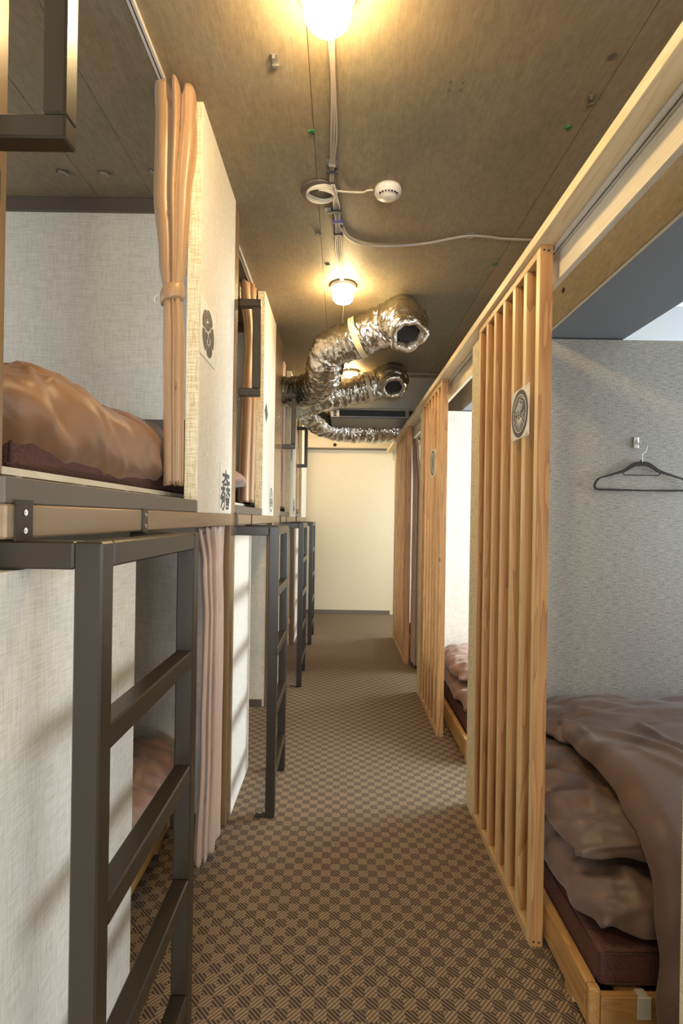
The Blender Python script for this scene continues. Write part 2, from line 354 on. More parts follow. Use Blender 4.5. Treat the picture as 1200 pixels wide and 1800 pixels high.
    # where the upper panel runs over the post keep the post slightly behind it
# ladders
def ladder(i):
    xo = LADX[i]; ya, yb = LADY[i]; w_ = .040
    t = thing('ladder', ['nearest dark bronze ladder with four rungs, in the left foreground', 'second dark bronze ladder from the front, in front of the white lower panel', 'third dark bronze ladder from the front, small duvet bundle behind it', 'farthest dark bronze ladder, nearest to the end wall'][i], 'ladder', (xo - .02, (ya + yb) / 2, 0))
    t['group'] = 'ladders of the left bunks'
    for y in (ya, yb):
        obj('stile', B((xo - w_, xo, y, y + w_, .002, 1.262), bev=.003), 'metal', t)
        obj('arm', B(((-.53 if i == 0 and y == ya else XL - .03), xo - w_ - .0005, y, y + w_, 1.222, 1.262), bev=.003), 'metal', t)
        f = obj('foot_plate', B((xo - w_ - .045, xo - w_ + .002, y + .004, y + w_ - .004, 0.001, .006)), 'metal', t)
        bm = cyl((xo - w_ - .024, y + w_ / 2, .010), .009, .008, 'z', 6); cyl((xo - w_ - .024, y + w_ / 2, .016), .005, .01, 'z', 12, bm=bm)
        obj('bolt', bm, 'chrome', f)
    for z in (.195, .462, .725, .99):
        obj('rung', B((xo - w_ + .001, xo - .001, ya + w_ + .0005, yb - .0005, z - .040, z), bev=.003), 'metal', t)
    obj('top_bar', B((xo - w_, xo, ya + w_ + .0005, yb - .0005, 1.224, 1.262), bev=.003), 'metal', t)
for i in range(4): ladder(i)
# grab frames on the upper bunks
GX = [-.398, -.362, -.352, -.35]; GY = [.742, 2.300, 4.03, 5.50]
for i in range(4):
    y = GY[i]; xo = GX[i]; w_ = .034; z0, z1 = (1.835, 2.262)
    t = thing('grab_frame', ['nearest grab frame, cut by the top left corner', 'second grab frame, beside the tan curtain of the second bunk', 'third grab frame, beside the rose curtain of the third bunk', 'farthest grab frame, just left of the end wall'][i] , 'grab bar', (XL, y, z0)); t['group'] = 'grab frames of the upper bunks'
    z1_ = z1 if i else 2.27
    obj('upright', B((xo - w_, xo, y, y + w_, z0 + w_ + .0005, z1_ - w_ - .0005), bev=.003), 'metal', t)
    obj('bar', B((XL + .001 if i else -.54, xo, y, y + w_, z0, z0 + w_), bev=.003), 'metal', t)
    obj('bar', B((XL + .001 if i else -.54, xo, y, y + w_, z1_ - w_, z1_), bev=.003), 'metal', t)
    for z in (z0 - .052, z1_ + .004):
        dy_, dx_ = (.044, -.079) if i == 0 else (0, 0); p = obj('mounting_plate', B((XL + .0005 + dx_, XL + .0035 + dx_, y - .006 + dy_, y + .024 + dy_, z, z + .048)), 'metal', t)
        for dz in (.013, .035): screw(XL + .0042 + dx_, y + .009 + dy_, z + dz, p)
# ------------------------------------------------------------------ soft goods
def puff(x0, x1, y0, y1, z0, z1, seed, n=64, px=.35, amp=.012, wr=.014, tilt=(0, 0), e=2.6, flat=.55, crease=1.0):
    """a filled cloth body: rounded outline, pinched seam, creases running in from the seam"""
    bm = bmesh.new(); cx, cy, cz = (x0 + x1) / 2, (y0 + y1) / 2, (z0 + z1) / 2; a, b, h = (x1 - x0) / 2, (y1 - y0) / 2, (z1 - z0) / 2
    grids = []
    for s in (1, -1):
        g_ = []
        for i in range(n + 1):
            row = []
            for j in range(n + 1):
                u, v = -1 + 2 * i / n, -1 + 2 * j / n
                # squeeze the parameter towards the border for a fine edge
                u, v = math.sin(u * PI / 2), math.sin(v * PI / 2)
                d = (max(0, 1 - abs(u) ** (e * 1.6)) * max(0, 1 - abs(v) ** (e * 1.6))) ** px
                k = 1 - .07 * (abs(u * v)) ** 3 - .05 * (v * v * (1 - u * u)) * 0
                X, Y = u * k, v * k
                p = Vector((X * a * 6 + seed * 9.1, Y * b * 6, seed * 3.3))
                big = noise.noise(p * .55) * amp * 1.6
                q = Vector((X * a * 8.5 + seed, Y * b * 8.5, 2.2)); q2 = Vector((q.x * .8 + q.y * .35 + 1.3 * noise.noise(q * .7), q.y * .5 - q.x * .2 + 1.3 * noise.noise(q * .6 + Vector((5, 5, 5))), seed))
                ridge = (1 - abs(noise.noise(q2)) * 2.6); ridge = max(0, ridge) ** 2
                fine = noise.noise(Vector((X * a * 40, Y * b * 40, seed))) * .18
                al, ac = (Y * b, X * a) if abs(u) > abs(v) else (X * a, Y * b)
                rr_ = max(0, 1 - abs(noise.noise(Vector((al * 15 + seed * 2, ac * 3.0, seed + 4)))) * 3.0) ** 1.5
                cw = q * .9 + Vector((7, 3, 1)); cw += Vector((noise.noise(cw * .5), noise.noise(cw * .5 + Vector((2, 8, 4))), 0)) * 2.2
                cr_ = max(0, 1 - abs(noise.noise(Vector((cw.x * 1.5 + cw.y * .8, cw.y * .5 - cw.x * .3, seed)))) * 7) ** 1.3
                fine += (rr_ * 1.5 * 4 * d * (1 - d) - cr_ * .42) * crease
                zz = d * h * (1 if s > 0 else flat) * s + (big * d + (ridge - .3 + fine) * wr * min(1, d * 1.5) * d) * (1 if s > 0 else .3)
                edge = noise.noise(Vector((X * a * 9 + seed, Y * b * 9, 7))) * .024 * (1 - d)
                bx_ = cx + X * a + edge + tilt[0] * 0; by_ = cy + Y * b + edge * .7
                bz_ = cz - (h * (1 - flat) * .5) + zz + tilt[0] * X * a + tilt[1] * Y * b + edge * .5
                row.append((bx_, by_, bz_))
            g_.append(row)
        grids.append(g_)
    V = []
    for s in range(2): V.append([[bm.verts.new(c) for c in row] for row in grids[s]])
    for s in range(2):
        for i in range(n):
            for j in range(n): bm.faces.new((V[s][i][j], V[s][i + 1][j], V[s][i + 1][j + 1], V[s][i][j + 1]))
    bmesh.ops.remove_doubles(bm, verts=bm.verts, dist=.0006)
    bmesh.ops.recalc_face_normals(bm, faces=bm.faces); bm.normal_update(); mv = []
    for v_ in bm.verts:
        p = v_.co; q = Vector(((p.y + p.z * 1.5) * 7, (p.y * .6 - p.z) * 2.2, p.x * 4 + seed)); q += Vector((noise.noise(q * .6), noise.noise(q * .6 + Vector((4, 4, 4))), 0)) * 1.5
        k = max(0, 1 - abs(noise.noise(q)) * 3.2) ** 1.6; q = q * 2.1 + Vector((9, 2, 5)); k2 = max(0, 1 - abs(noise.noise(q)) * 4) ** 1.4
        mv.append(v_.normal * (k * .013 + k2 * .004 - .004))
    for v_, d_ in zip(bm.verts, mv): v_.co += d_
    for _ in range(2): bmesh.ops.smooth_vert(bm, verts=bm.verts, factor=.5, use_axis_x=True, use_axis_y=True, use_axis_z=True)
    return bm
def slab(x0, x1, y0, y1, z0, z1, r=.02, seed=0, amp=.003, n=6):
    bm = B((x0, x1, y0, y1, z0, z1), bev=r, seg=3)
    return bm
MATS = [('nearest upper left bunk', -.585, -2.25, .93, 2.16, 1.380, 1.456), ('second upper left bunk', -.60, -2.25, 2.36, 3.52, 1.380, 1.456), ('third upper left bunk', -.60, -2.25, 4.10, 5.28, 1.380, 1.456),
        ('nearest lower left bunk', -.71, -2.65, 1.30, 2.14, .10, .20), ('second lower left bunk', -.71, -2.65, 2.80, 3.55, .10, .20), ('third lower left bunk', -.60, -2.6, 4.5, 5.28, .10, .20),
        ('nearest right bay', .68, 2.62, 1.345, 2.27, .105, .205), ('second right bay', .73, 2.62, 2.86, 3.80, .105, .205), ('third right bay', .75, 2.62, 4.50, 5.58, .105, .205)]
for (lb, xa, xb, ya, yb, za, zb) in MATS:
    x0, x1 = min(xa, xb), max(xa, xb)
    t = thing('mattress', 'maroon mesh mattress on the %s' % lb, 'mattress', ((x0 + x1) / 2, (ya + yb) / 2, za))
    obj('mesh_cover', B((x0, x1, ya, yb, za, zb), bev=.022, seg=4), 'mattress', t, True)
    for z in (za + .012, zb - .012):
        P = [(x0 + .01, ya + .001, z), (x1 - .02, ya + .001, z), (x1 - .001, ya + .02, z), (x1 - .001, yb - .02, z), (x1 - .02, yb - .001, z)]
        if side_ := (xa > 0): P = [(x1 - .02, ya + .001, z), (x0 + .02, ya + .001, z), (x0 + .001, ya + .02, z), (x0 + .001, yb - .02, z), (x0 + .02, yb - .001, z)]
        obj('piping', tube(P, .004, 6, smooth=False), 'hem', t)
    xe = x1 if xa < 0 else x0
    obj('corner_seam', tube([(xe + (-.006 if xa < 0 else .006), ya + .006, za + .012), (xe + (-.006 if xa < 0 else .006), ya + .006, zb - .012)], .004, 6, smooth=False), 'hem', t)
def soft(name, bm, m, label, cat, group=None):
    o = obj(name, bm, m, None, True); tag(o, label, cat, group); return o
soft('duvet', puff(-1.75, -.545, .84, 1.90, 1.385, 1.678, 3, n=120, px=.34, amp=.034, wr=.026, tilt=(-.06, .0), e=2.2, flat=1.0, crease=.35), 'duvet', 'orange brown satin duvet heaped on the nearest upper bunk', 'duvet')
tag(obj('head_panel', B((-1.9, -.62, 2.165, 2.185, 1.40, 1.70), bev=.004), 'board'), 'dark brown head panel behind the orange brown duvet', 'headboard')
soft('duvet', puff(-1.7, -.51, 2.38, 3.45, 1.42, 1.61, 5, n=50, px=.45, wr=.02, e=2.0), 'duvet_pink', 'mauve duvet on the second upper bunk, peeping past the panel', 'duvet')
soft('duvet', puff(-1.85, -.585, 1.22, 2.15, .17, .50, 8, n=90, px=.36, amp=.03, wr=.034, e=2.4), 'duvet_pink', 'mauve brown duvet in the dark lower bunk behind the nearest ladder', 'duvet')
soft('duvet', puff(-1.6, -.475, 4.55, 5.30, .19, .42, 11, n=50, px=.45, amp=.03, wr=.03, e=2.0), 'duvet_pink', 'mauve duvet bundle low behind the third ladder', 'duvet')
# right bay 1 : folded futon, pillow, big duvet draped over the near side
soft('folded_duvet', puff(.655, 1.75, 1.322, 2.28, .185, .375, 21, n=100, px=.30, amp=.02, wr=.022, e=3.2, flat=.5), 'duvet_shaded', 'brown satin futon lying lowest on the nearest right bed', 'duvet')
soft('pillow', puff(.655, 1.55, 1.40, 2.26, .355, .50, 27, n=100, px=.36, amp=.02, wr=.024, tilt=(.03, .02), e=2.4, flat=.6), 'duvet_shaded', 'brown satin pillow bulging over the edge of the nearest right bed', 'pillow')
def drape(path, x0, x1, seed, th=.035, n=70, slant=0.0, wr=.02):
    bm = bmesh.new(); pts = catmull([(0, y, z) for y, z in path], .02); N = len(pts); out = []; inn = []
    for i in range(n + 1):
        r1 = []; r2 = []; u = i / n
        for j, p in enumerate(pts):
            s = j / (N - 1); X = x0 + slant * (1 - s) + (x1 - x0 - slant * (1 - s)) * u
            t = pts[min(j + 1, N - 1)] - pts[max(j - 1, 0)]; nn = Vector((0, -t.z, t.y)).normalized()
            if nn.z < 0 and abs(nn.z) > .3: nn = -nn
            elif abs(nn.z) <= .3 and nn.y > 0: nn = -nn
            q = Vector((X * 7 + seed, p.y * 6, p.z * 5)); q += Vector((noise.noise(q * .5), noise.noise(q * .6 + Vector((3, 1, 2))), 0)) * 1.2
            w_ = (max(0, 1 - abs(noise.noise(q)) * 2.4) ** 2 - .25) * wr + noise.noise(Vector((X * 3, p.y * 3, p.z * 3 + seed))) * .03
            lim = min(1, u * 14); edge = math.sqrt(max(0, 1 - (1 - lim) ** 2))
            ex = noise.noise(Vector((p.y * 9, p.z * 9, seed))) * .018 * (1 - u)
            o_ = Vector((X + ex, p.y, p.z)) + nn * (w_ * edge + th * edge); r1.append(o_); r2.append(Vector((X + ex, p.y, p.z)) - nn * .004)
        out.append([bm.verts.new(v) for v in r1]); inn.append([bm.verts.new(v) for v in r2])
    for G_ in (out, inn):
        for i in range(n):
            for j in range(N - 1): bm.faces.new((G_[i][j], G_[i + 1][j], G_[i + 1][j + 1], G_[i][j + 1]))
    for i in range(n):
        for j in (0, N - 1): bm.faces.new((out[i][j], out[i + 1][j], inn[i + 1][j], inn[i][j]))
    for j in range(N - 1):
        for i in (0, n): bm.faces.new((out[i][j], out[i][j + 1], inn[i][j + 1], inn[i][j]))
    return bm
soft('duvet', drape([(2.27, .43), (2.12, .49), (1.8, .515), (1.55, .50), (1.40, .455), (1.335, .36), (1.30, .22), (1.285, .04)], .80, 1.9, 4, .045, 90, .05), 'duvet_shaded', 'large brown duvet draped over the near side of the right bed', 'duvet')
soft('duvet', puff(.78, 2.1, 1.92, 2.285, .44, .60, 33, n=60, px=.5, wr=.018, e=2.0), 'duvet_shaded', 'rolled back edge of brown duvet against the grey wall', 'duvet')
soft('folded_duvet', puff(.715, 1.7, 2.86, 3.78, .19, .31, 41, n=60, px=.32, amp=.02, wr=.022, e=3), 'duvet_pink', 'flat mauve futon on the bed of the second right bay', 'duvet')
soft('pillow', puff(.72, 1.45, 3.12, 3.80, .28, .46, 44, n=60, px=.42, amp=.02, wr=.02, e=2.2), 'duvet_pink', 'plump mauve pillow on the bed of the second right bay', 'pillow')
soft('folded_duvet', puff(.77, 1.7, 4.55, 5.55, .19, .36, 46, n=40, px=.35, e=2.6), 'duvet_pink', 'mauve futon on the bed of the third right bay', 'duvet')
# low wooden bed frames
def bedframe(lb, x0, x1, ya, yb, sgn):
    t = thing('bed_frame', lb, 'bed', ((x0 + x1) / 2, (ya + yb) / 2, 0)); xe = x0 if sgn > 0 else x1; a, b = (xe, xe + .028) if sgn > 0 else (xe - .028, xe)
    obj('side_rail', B((a, b, ya + .022, yb, .02, .125), bev=.006, seg=2), 'bedpine', t)
    c0, c1 = (b + .001, x1) if sgn > 0 else (x0, a - .001)
    obj('end_rail', B((c0, c1, ya, ya + .022, .02, .105), bev=.002), 'bedpine_x', t)
    obj('corner_block', B((a - .001, b, ya - .001, ya + .0215, .001, .128), bev=.008, seg=3), 'bedpine', t)
    obj('end_rail', B((c0, c1, yb - .022, yb, .02, .105), bev=.002), 'bedpine_x', t)
    for k in range(12):
        xx = x0 + .08 + k * (x1 - x0 - .2) / 11; obj('slat', B((xx, xx + .07, ya + .024, yb - .024, .085, .098)), 'bedpine', t)
    for k in range(3):
        y = ya + .1 + k * (yb - ya - .25) / 2; obj('foot', B((a + .002, b - .002, y, y + .05, .001, .0195)), 'bedpine', t)
    return t
b1 = bedframe('low varnished pine bed frame in the right foreground', .648, 2.68, 1.318, 2.29, 1)
bedframe('low pine bed frame behind the nearest slatted screen', .69, 2.68, 2.80, 3.83, 1)
bedframe('low pine bed frame behind the middle slatted screen', .72, 2.68, 4.45, 5.62, 1)
bedframe('low pine bed frame in the lower bunk behind the nearest ladder', -2.7, -.68, 1.20, 2.16, -1)
bedframe('low pine bed frame in the second lower bunk', -2.7, -.68, 2.75, 3.58, -1)
bedframe('low pine bed frame in the third lower bunk', -2.7, -.56, 4.45, 5.32, -1)
tag(obj('clear_tape', B((.765, .800, 1.3105, 1.3165, .055, .112), (.770, .795, 1.3168, 1.34, .107, .1085), bev=.002), 'tape'), 'folded strip of clear tape on the end rail of the right bed', 'tape')

# ------------------------------------------------------------------ curtains
def curtain(stations, seed, nf=7, m='curtain', tie=None, n=128, depth=.45):
    """gathered curtain: stations (z, cx, cy, half-x, half-y); folds as a closed wavy outline"""
    bm = bmesh.new(); st = catmull([(s[0], s[1], s[2]) for s in stations], .02); hh = catmull([(s[0], s[3], s[4]) for s in stations], .02)
    # resample both by z
    zs = []; z = stations[0][0]; z1 = stations[-1][0]; K = int(abs(z1 - z) / .012)
    def lin(z, idx):
        for a, b in zip(stations, stations[1:]):
            lo, hi = min(a[0], b[0]), max(a[0], b[0])
            if lo - 1e-6 <= z <= hi + 1e-6:
                t = (z - a[0]) / (b[0] - a[0]); t = t * t * (3 - 2 * t); return a[idx] + (b[idx] - a[idx]) * t
        return stations[-1][idx]
    rings = []
    for k in range(K + 1):
        z = stations[0][0] + (z1 - stations[0][0]) * k / K; cx, cy, hx, hy = (lin(z, q) for q in (1, 2, 3, 4)); ring = []
        for i in range(n):
            a = 2 * PI * i / n; ph = a * nf + .7 * math.sin(a * 2 + seed) + 1.0 * noise.noise(Vector((math.cos(a) * 1.0, math.sin(a) * 1.0, z * 1.3 + seed)))
            lobe = .65 + .55 * math.sin(math.floor(ph / (2 * PI)) * 2.4 + seed); f = 1 - depth * lobe * (.5 + .5 * math.cos(ph)) ** 1.1 - .03 * abs(math.sin(ph * .5 + z * 3)) + .10 * noise.noise(Vector((math.cos(a) * 1.3, math.sin(a) * 1.3 + z * 2.5, seed)))
            ring.append(bm.verts.new((cx + hx * f * math.cos(a), cy + hy * f * math.sin(a), z + .006 * math.sin(ph))))
        rings.append(ring)
    for a, b in zip(rings, rings[1:]):
        for i in range(n): bm.faces.new((a[i], a[(i + 1) % n], b[(i + 1) % n], b[i]))
    for r_ in (rings[0], rings[-1]):
        c = bm.verts.new(sum((v.co for v in r_), Vector()) / n)
        for i in range(n): bm.faces.new((r_[i], r_[(i + 1) % n], c))
    return bm
def curtain_thing(stations, seed, label, m='curtain', tie=None, nf=7, depth=.45):
    s0 = stations[0]; t = thing('curtain', label, 'curtain', (s0[1], s0[2], min(s[0] for s in stations)))
    obj('cloth', curtain(stations, seed, nf, depth=depth), m, t, True)
    if tie:
        z, cx, cy, hx, hy = tie; bm = bmesh.new(); n = 40; rings = []
        for k in range(7):
            zz = z - .024 + .048 * k / 6; rr = 1.0 + .10 * math.sin(PI * k / 6)
            rings.append([bm.verts.new((cx + hx * rr * math.cos(2 * PI * i / n), cy + hy * rr * math.sin(2 * PI * i / n), zz + .012 * math.cos(2 * PI * i / n))) for i in range(n)])
        for a, b in zip(rings, rings[1:]):
            for i in range(n): bm.faces.new((a[i], a[(i + 1) % n], b[(i + 1) % n], b[i]))
        bm.faces.new(rings[0]); bm.faces.new(rings[-1])
        obj('tieback', bm, m, t, True)
        obj('tie_hook', tube([(cx - hx - .004, cy - .01, z - .035), (cx - hx - .018, cy - .01, z - .028), (cx - hx - .016, cy - .01, z - .012), (cx - hx - .002, cy - .01, z - .006)], .0015, 6), 'plastic', t)
    return t
curtain_thing([(2.612, -.530, 1.660, .075, .110), (2.50, -.530, 1.650, .070, .085), (2.30, -.540, 1.640, .060, .05), (2.10, -.537, 1.640, .046, .035), (1.995, -.535, 1.640, .030, .026), (1.85, -.530, 1.640, .034, .03), (1.40, -.524, 1.640, .032, .03)], 2,
              'tan curtain tied back at the near end of the nearest upper panel', 'curtain', (1.995, -.535, 1.64, .034, .030), nf=7, depth=.42)
curtain_thing([(2.612, -.545, 2.98, .05, .09), (2.35, -.53, 3.0, .035, .05), (2.28, -.53, 3.0, .03, .04), (2.0, -.53, 2.99, .045, .07), (1.39, -.54, 3.0, .05, .09)], 5, 'tan curtain seen through the second grab frame', 'curtain', nf=7)
curtain_thing([(2.612, -.52, 4.45, .04, .12), (2.2, -.52, 4.5, .04, .13), (1.39, -.52, 4.5, .05, .16)], 6, 'rose curtain seen through the third grab frame', 'curtain_pink', nf=8)
curtain_thing([(2.3, -.53, 6.05, .03, .05), (1.8, -.52, 6.0, .04, .12), (1.39, -.52, 5.95, .05, .16)], 8, 'tan curtain seen below the farthest grab frame', 'curtain', nf=7)
curtain_thing([(1.262, -.500, 2.03, .042, .165), (1.12, -.495, 2.05, .034, .13), (.9, -.492, 2.07, .032, .12), (.4, -.492, 2.06, .034, .13), (.035, -.492, 2.03, .038, .15)], 9, 'rose beige pleated curtain beside the nearest ladder', 'curtain_pink', nf=9, depth=.42)
curtain_thing([(2.13, .70, 2.24, .03, .05), (1.3, .70, 2.24, .03, .05), (.55, .69, 2.20, .03, .06), (.30, .685, 2.17, .04, .08), (.02, .685, 2.20, .035, .075)], 12, 'tan curtain gathered behind the nearest slatted screen', 'curtain', nf=6)
curtain_thing([(2.13, .69, 4.93, .025, .07), (1.9, .69, 4.8, .03, .13), (1.6, .69, 4.68, .03, .20), (.9, .69, 4.68, .035, .2), (.03, .69, 4.68, .035, .2)], 14, 'rose curtain behind the farthest slatted screen', 'curtain_pink', nf=9)
curtain_thing([(2.13, .69, 3.76, .025, .05), (.03, .69, 3.76, .03, .06)], 15, 'rose curtain hidden behind the middle slatted screen', 'curtain_pink', nf=6)
# curtain rails
def rail(x, ya, yb, z, lb):
    t = thing('curtain_rail', lb, 'curtain rail', (x, (ya + yb) / 2, z))
    obj('track', B((x - .009, x - .0022, ya, yb, z, z + .014), (x + .0022, x + .009, ya, yb, z, z + .014)), 'rail', t)
    obj('slot', B((x - .0021, x + .0021, ya, yb, z + .004, z + .014)), 'slot', t)
rail(-.556, -.9, 1.72, CZ - .0175, 'white curtain rail on the ceiling above the nearest upper bunk')
rail(-.519, 2.30, 3.10, CZ - .0175, 'white curtain rail on the ceiling above the second upper bunk')
rail(-.519, 4.02, 4.75, CZ - .0175, 'white curtain rail on the ceiling above the third upper bunk')
rail(.653, -1.0, 6.6, 2.133, 'white curtain rail under the wooden header beam')
for y in (1.9,): tag(obj('rail_stop', B((.646, .660, y, y + .012, 2.121, 2.132)), 'plastic'), 'small white stop on the right curtain rail', 'rail stop')

# ------------------------------------------------------------------ right slatted screens
tag(obj('header_beam', B((.585, .662, -1.7, 6.72, 2.1485, 2.180), bev=.001), 'pine'), 'long pale pine header beam on top of the slatted screens', 'beam')
tag(obj('fascia_board', B((.6635, .682, -1.7, 6.65, 2.05, 2.1478), bev=.001), 'birch'), 'pale birch fascia board behind the curtain rail', 'board')
def screen(i, ya, ye, n, lb):
    t = thing('slatted_screen', lb, 'screen', (XR + .02, (ya + ye) / 2, 0)); t['group'] = 'slatted wooden screens'
    for k in range(n):
        y = ya + (ye - ya - .030) * k / (n - 1); first = (k == 0)
        s = obj('slat', B((XR, XR + .040, y, y + .030, .0005 if first else .0305, 2.148 if first else 2.117), bev=.0012), ['cedar', 'lit_sapwood'], t)
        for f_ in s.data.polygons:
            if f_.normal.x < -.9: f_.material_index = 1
        if first:
            for (sx, sz) in ((.012, 2.132), (.026, 2.130), (.012, .016), (.028, .014)): obj('screw', cyl((XR + sx, y - .0003, sz), .0032, .001, 'y', 10), 'black', s)
    obj('bottom_plate', B((XR, XR + .040, ya + .0305, ye, .0005, .030), bev=.001), 'cedar_y', t)
    obj('top_plate', B((XR, XR + .040, ya + .0305, ye, 2.1175, 2.148), bev=.001), 'cedar_y', t)
screen(0, 1.600, 2.298, 7, 'nearest slatted cedar screen carrying the large round crest')
screen(1, 3.142, 3.848, 7, 'middle slatted cedar screen carrying the small round crest')
screen(2, 4.72, 5.648, 8, 'farthest slatted cedar screen, beside the end wall')

# ------------------------------------------------------------------ crests
class Flat:
    def __init__(s): s.bm = bmesh.new()
    def poly(s, pts, d=0):
        vs = [s.bm.verts.new((p[0], p[1], d)) for p in pts]; s.bm.faces.new(vs)
    def strip(s, pts, w0, w1=None, d=0):
        w1 = w0 if w1 is None else w1; N = len(pts); L = []; Rr = []
        for i, p in enumerate(pts):
            a = pts[max(0, i - 1)]; b = pts[min(N - 1, i + 1)]; t = Vector((b[0] - a[0], b[1] - a[1])).normalized(); n_ = Vector((-t.y, t.x)) * (w0 + (w1 - w0) * i / (N - 1)) / 2
            L.append((p[0] + n_.x, p[1] + n_.y)); Rr.append((p[0] - n_.x, p[1] - n_.y))
        for i in range(N - 1): s.poly([L[i], L[i + 1], Rr[i + 1], Rr[i]], d)
    def ring(s, c, r0, r1, a0=0, a1=2 * PI, n=40, d=0, sy=1.0):
        for i in range(n):
            a, b = a0 + (a1 - a0) * i / n, a0 + (a1 - a0) * (i + 1) / n
            q = [(c[0] + r1 * math.cos(a), c[1] + r1 * math.sin(a) * sy), (c[0] + r1 * math.cos(b), c[1] + r1 * math.sin(b) * sy), (c[0] + r0 * math.cos(b), c[1] + r0 * math.sin(b) * sy), (c[0] + r0 * math.cos(a), c[1] + r0 * math.sin(a) * sy)]
            if r0 < 1e-5: q = q[:3]
            s.poly(q, d)
    def disc(s, c, r, n=32, d=0): s.poly([(c[0] + r * math.cos(2 * PI * i / n), c[1] + r * math.sin(2 * PI * i / n)) for i in range(n)], d)
    def make(s, name, m, parent, fr, lift, label=None, th=.0006):
        r_ = bmesh.ops.extrude_face_region(s.bm, geom=list(s.bm.faces)); 
        for v in r_['geom']:
            if isinstance(v, bmesh.types.BMVert): v.co.z += th
        O, U, N = fr
        for v in s.bm.verts: v.co = O + U * v.co.x + Vector((0, 0, 1)) * v.co.y + N * (v.co.z + lift)
        return obj(name, s.bm, m, parent, label=label)
def arc(c, r, a0, a1, n=12, sy=1): return [(c[0] + r * math.cos(a0 + (a1 - a0) * i / n), c[1] + r * sy * math.sin(a0 + (a1 - a0) * i / n)) for i in range(n + 1)]
def poster(label, O, u, nrm, W, H, draw, sleeve=True, tape=False, name='crest_poster'):
    fr = (Vector(O), Vector(u), Vector(nrm)); t = thing(name, label, 'poster', O)
    f = Flat(); f.poly([(-W / 2, -H / 2), (W / 2, -H / 2), (W / 2, H / 2), (-W / 2, H / 2)]); f.make('paper', 'paper', t, fr, .0012)
    draw(t, fr)
    if sleeve:
        f = Flat(); a, b = W / 2 + .004, H / 2 + .004; f.poly([(-a, -b), (a, -b), (a, b), (-a, b)]); f.make('sleeve', 'sleeve', t, fr, .0042, th=.0002)
    if tape:
        f = Flat()
        for (cx, cy) in ((-W / 2 + .01, H / 2), (W / 2 - .01, H / 2), (-W / 2 + .01, -H / 2), (W / 2 - .01, -H / 2)): f.poly([(cx - .018, cy - .012), (cx + .018, cy - .012), (cx + .018, cy + .016), (cx - .018, cy + .016)]); f.make('tape', 'sleeve', t, fr, .0050, th=.0002); f = Flat()
        for (cx, cy) in ((-W / 2 + .008, H / 2 - .004), (W / 2 - .008, -H / 2 + .004), (-W / 2 + .008, -H / 2 + .004)): f.disc((cx, cy), .0022, 10)
        f.make('pin', 'board', t, fr, .0054, th=.0012)
def mokko(t, fr):
    f = Flat(); w_ = Flat(); R0 = .080
    for k in range(5):
        a = R(90 + 18) + k * 2 * PI / 5; a0, a1 = a + .05, a + 2 * PI / 5 - .05; mid = (a0 + a1) / 2
        outer = []
        for i in range(17):
            q = i / 16; an = a0 + (a1 - a0) * q; rr = R0 * (.88 + .12 * math.sin(PI * q) ** .5); outer.append((rr * math.cos(an), rr * math.sin(an)))
        inner = arc((0, 0), R0 * .56, a1, a0, 12); 
        for i in range(16):
            j0 = 12 * (1 - i / 16); pi_ = lambda qq: (R0 * .56 * math.cos(a0 + (a1 - a0) * qq), R0 * .56 * math.sin(a0 + (a1 - a0) * qq))
            f.poly([outer[i], outer[i + 1], pi_((i + 1) / 16), pi_(i / 16)])
        # inner petals
        P = [(R0 * .06 * math.cos(mid), R0 * .06 * math.sin(mid))]
        for i in range(9):
            q = i / 8; an = a0 + .04 + (a1 - a0 - .08) * q; rr = R0 * (.38 + .06 * math.sin(PI * q) + (.03 if i % 2 else 0)); P.append((rr * math.cos(an), rr * math.sin(an)))
        for i in range(1, 9): f.poly([P[0], P[i], P[i + 1]])
    f.ring((0, 0), R0 * .50, R0 * .535, n=40)
    f.make('emblem', 'ink', t, fr, .0022, 'black five lobed crest'); w_.bm.free()
def ishida(t, fr):
    f = Flat(); W, H = .196, .182
    def c(p):
        u_ = (p[0] - 195) / 270; v_ = 1 - (p[1] - 190 - 90 * u_) / 1040; return ((u_ - .5) * W, (v_ - .5) * H)
    S_ = lambda pts, a, b=None: f.strip([c(p) for p in pts], a, b)
    k = .017
    S_([(322, 320), (325, 400), (325, 485)], k * .8, k); S_([(245, 425), (330, 450), (412, 488)], k * .75, k * 1.0); S_([(325, 470), (300, 550), (268, 585), (232, 592)], k * .9, k * .5); S_([(328, 470), (350, 560), (385, 630), (425, 640)], k * .9, k)
    S_([(262, 745), (262, 650), (330, 645), (380, 655), (382, 750)], k * .7)
    S_([(265, 690), (265, 790)], k * .8); S_([(215, 722), (312, 748)], k * .8); S_([(263, 780), (248, 830), (213, 885)], k * .8, k * .5); S_([(267, 780), (285, 840), (318, 898)], k * .8, k)
    S_([(381, 720), (381, 815)], k * .8); S_([(335, 762), (437, 790)], k * .8); S_([(379, 805), (362, 860), (335, 925)], k * .8, k * .5); S_([(384, 805), (402, 870), (437, 932)], k * .8, k)
    S_([(203, 922), (255, 930), (308, 948)], k * .9); S_([(246, 935), (244, 1030), (212, 1142)], k * .85, k * .55); S_([(246, 1012), (302, 1018), (298, 1120), (275, 1205), (245, 1165)], k * .75, k * .6)
    S_([(372, 915), (372, 1055)], k * .8); S_([(322, 985), (422, 1008)], k * .75); S_([(330, 1042), (420, 1066)], k * .75); S_([(342, 1100), (346, 1222)], k * .8); S_([(342, 1102), (406, 1114)], k * .7); S_([(404, 1108), (394, 1218)], k * .8); S_([(345, 1200), (398, 1208)], k * .6)
    f.make('lettering', 'ink', t, fr, .0022, 'bold black characters')
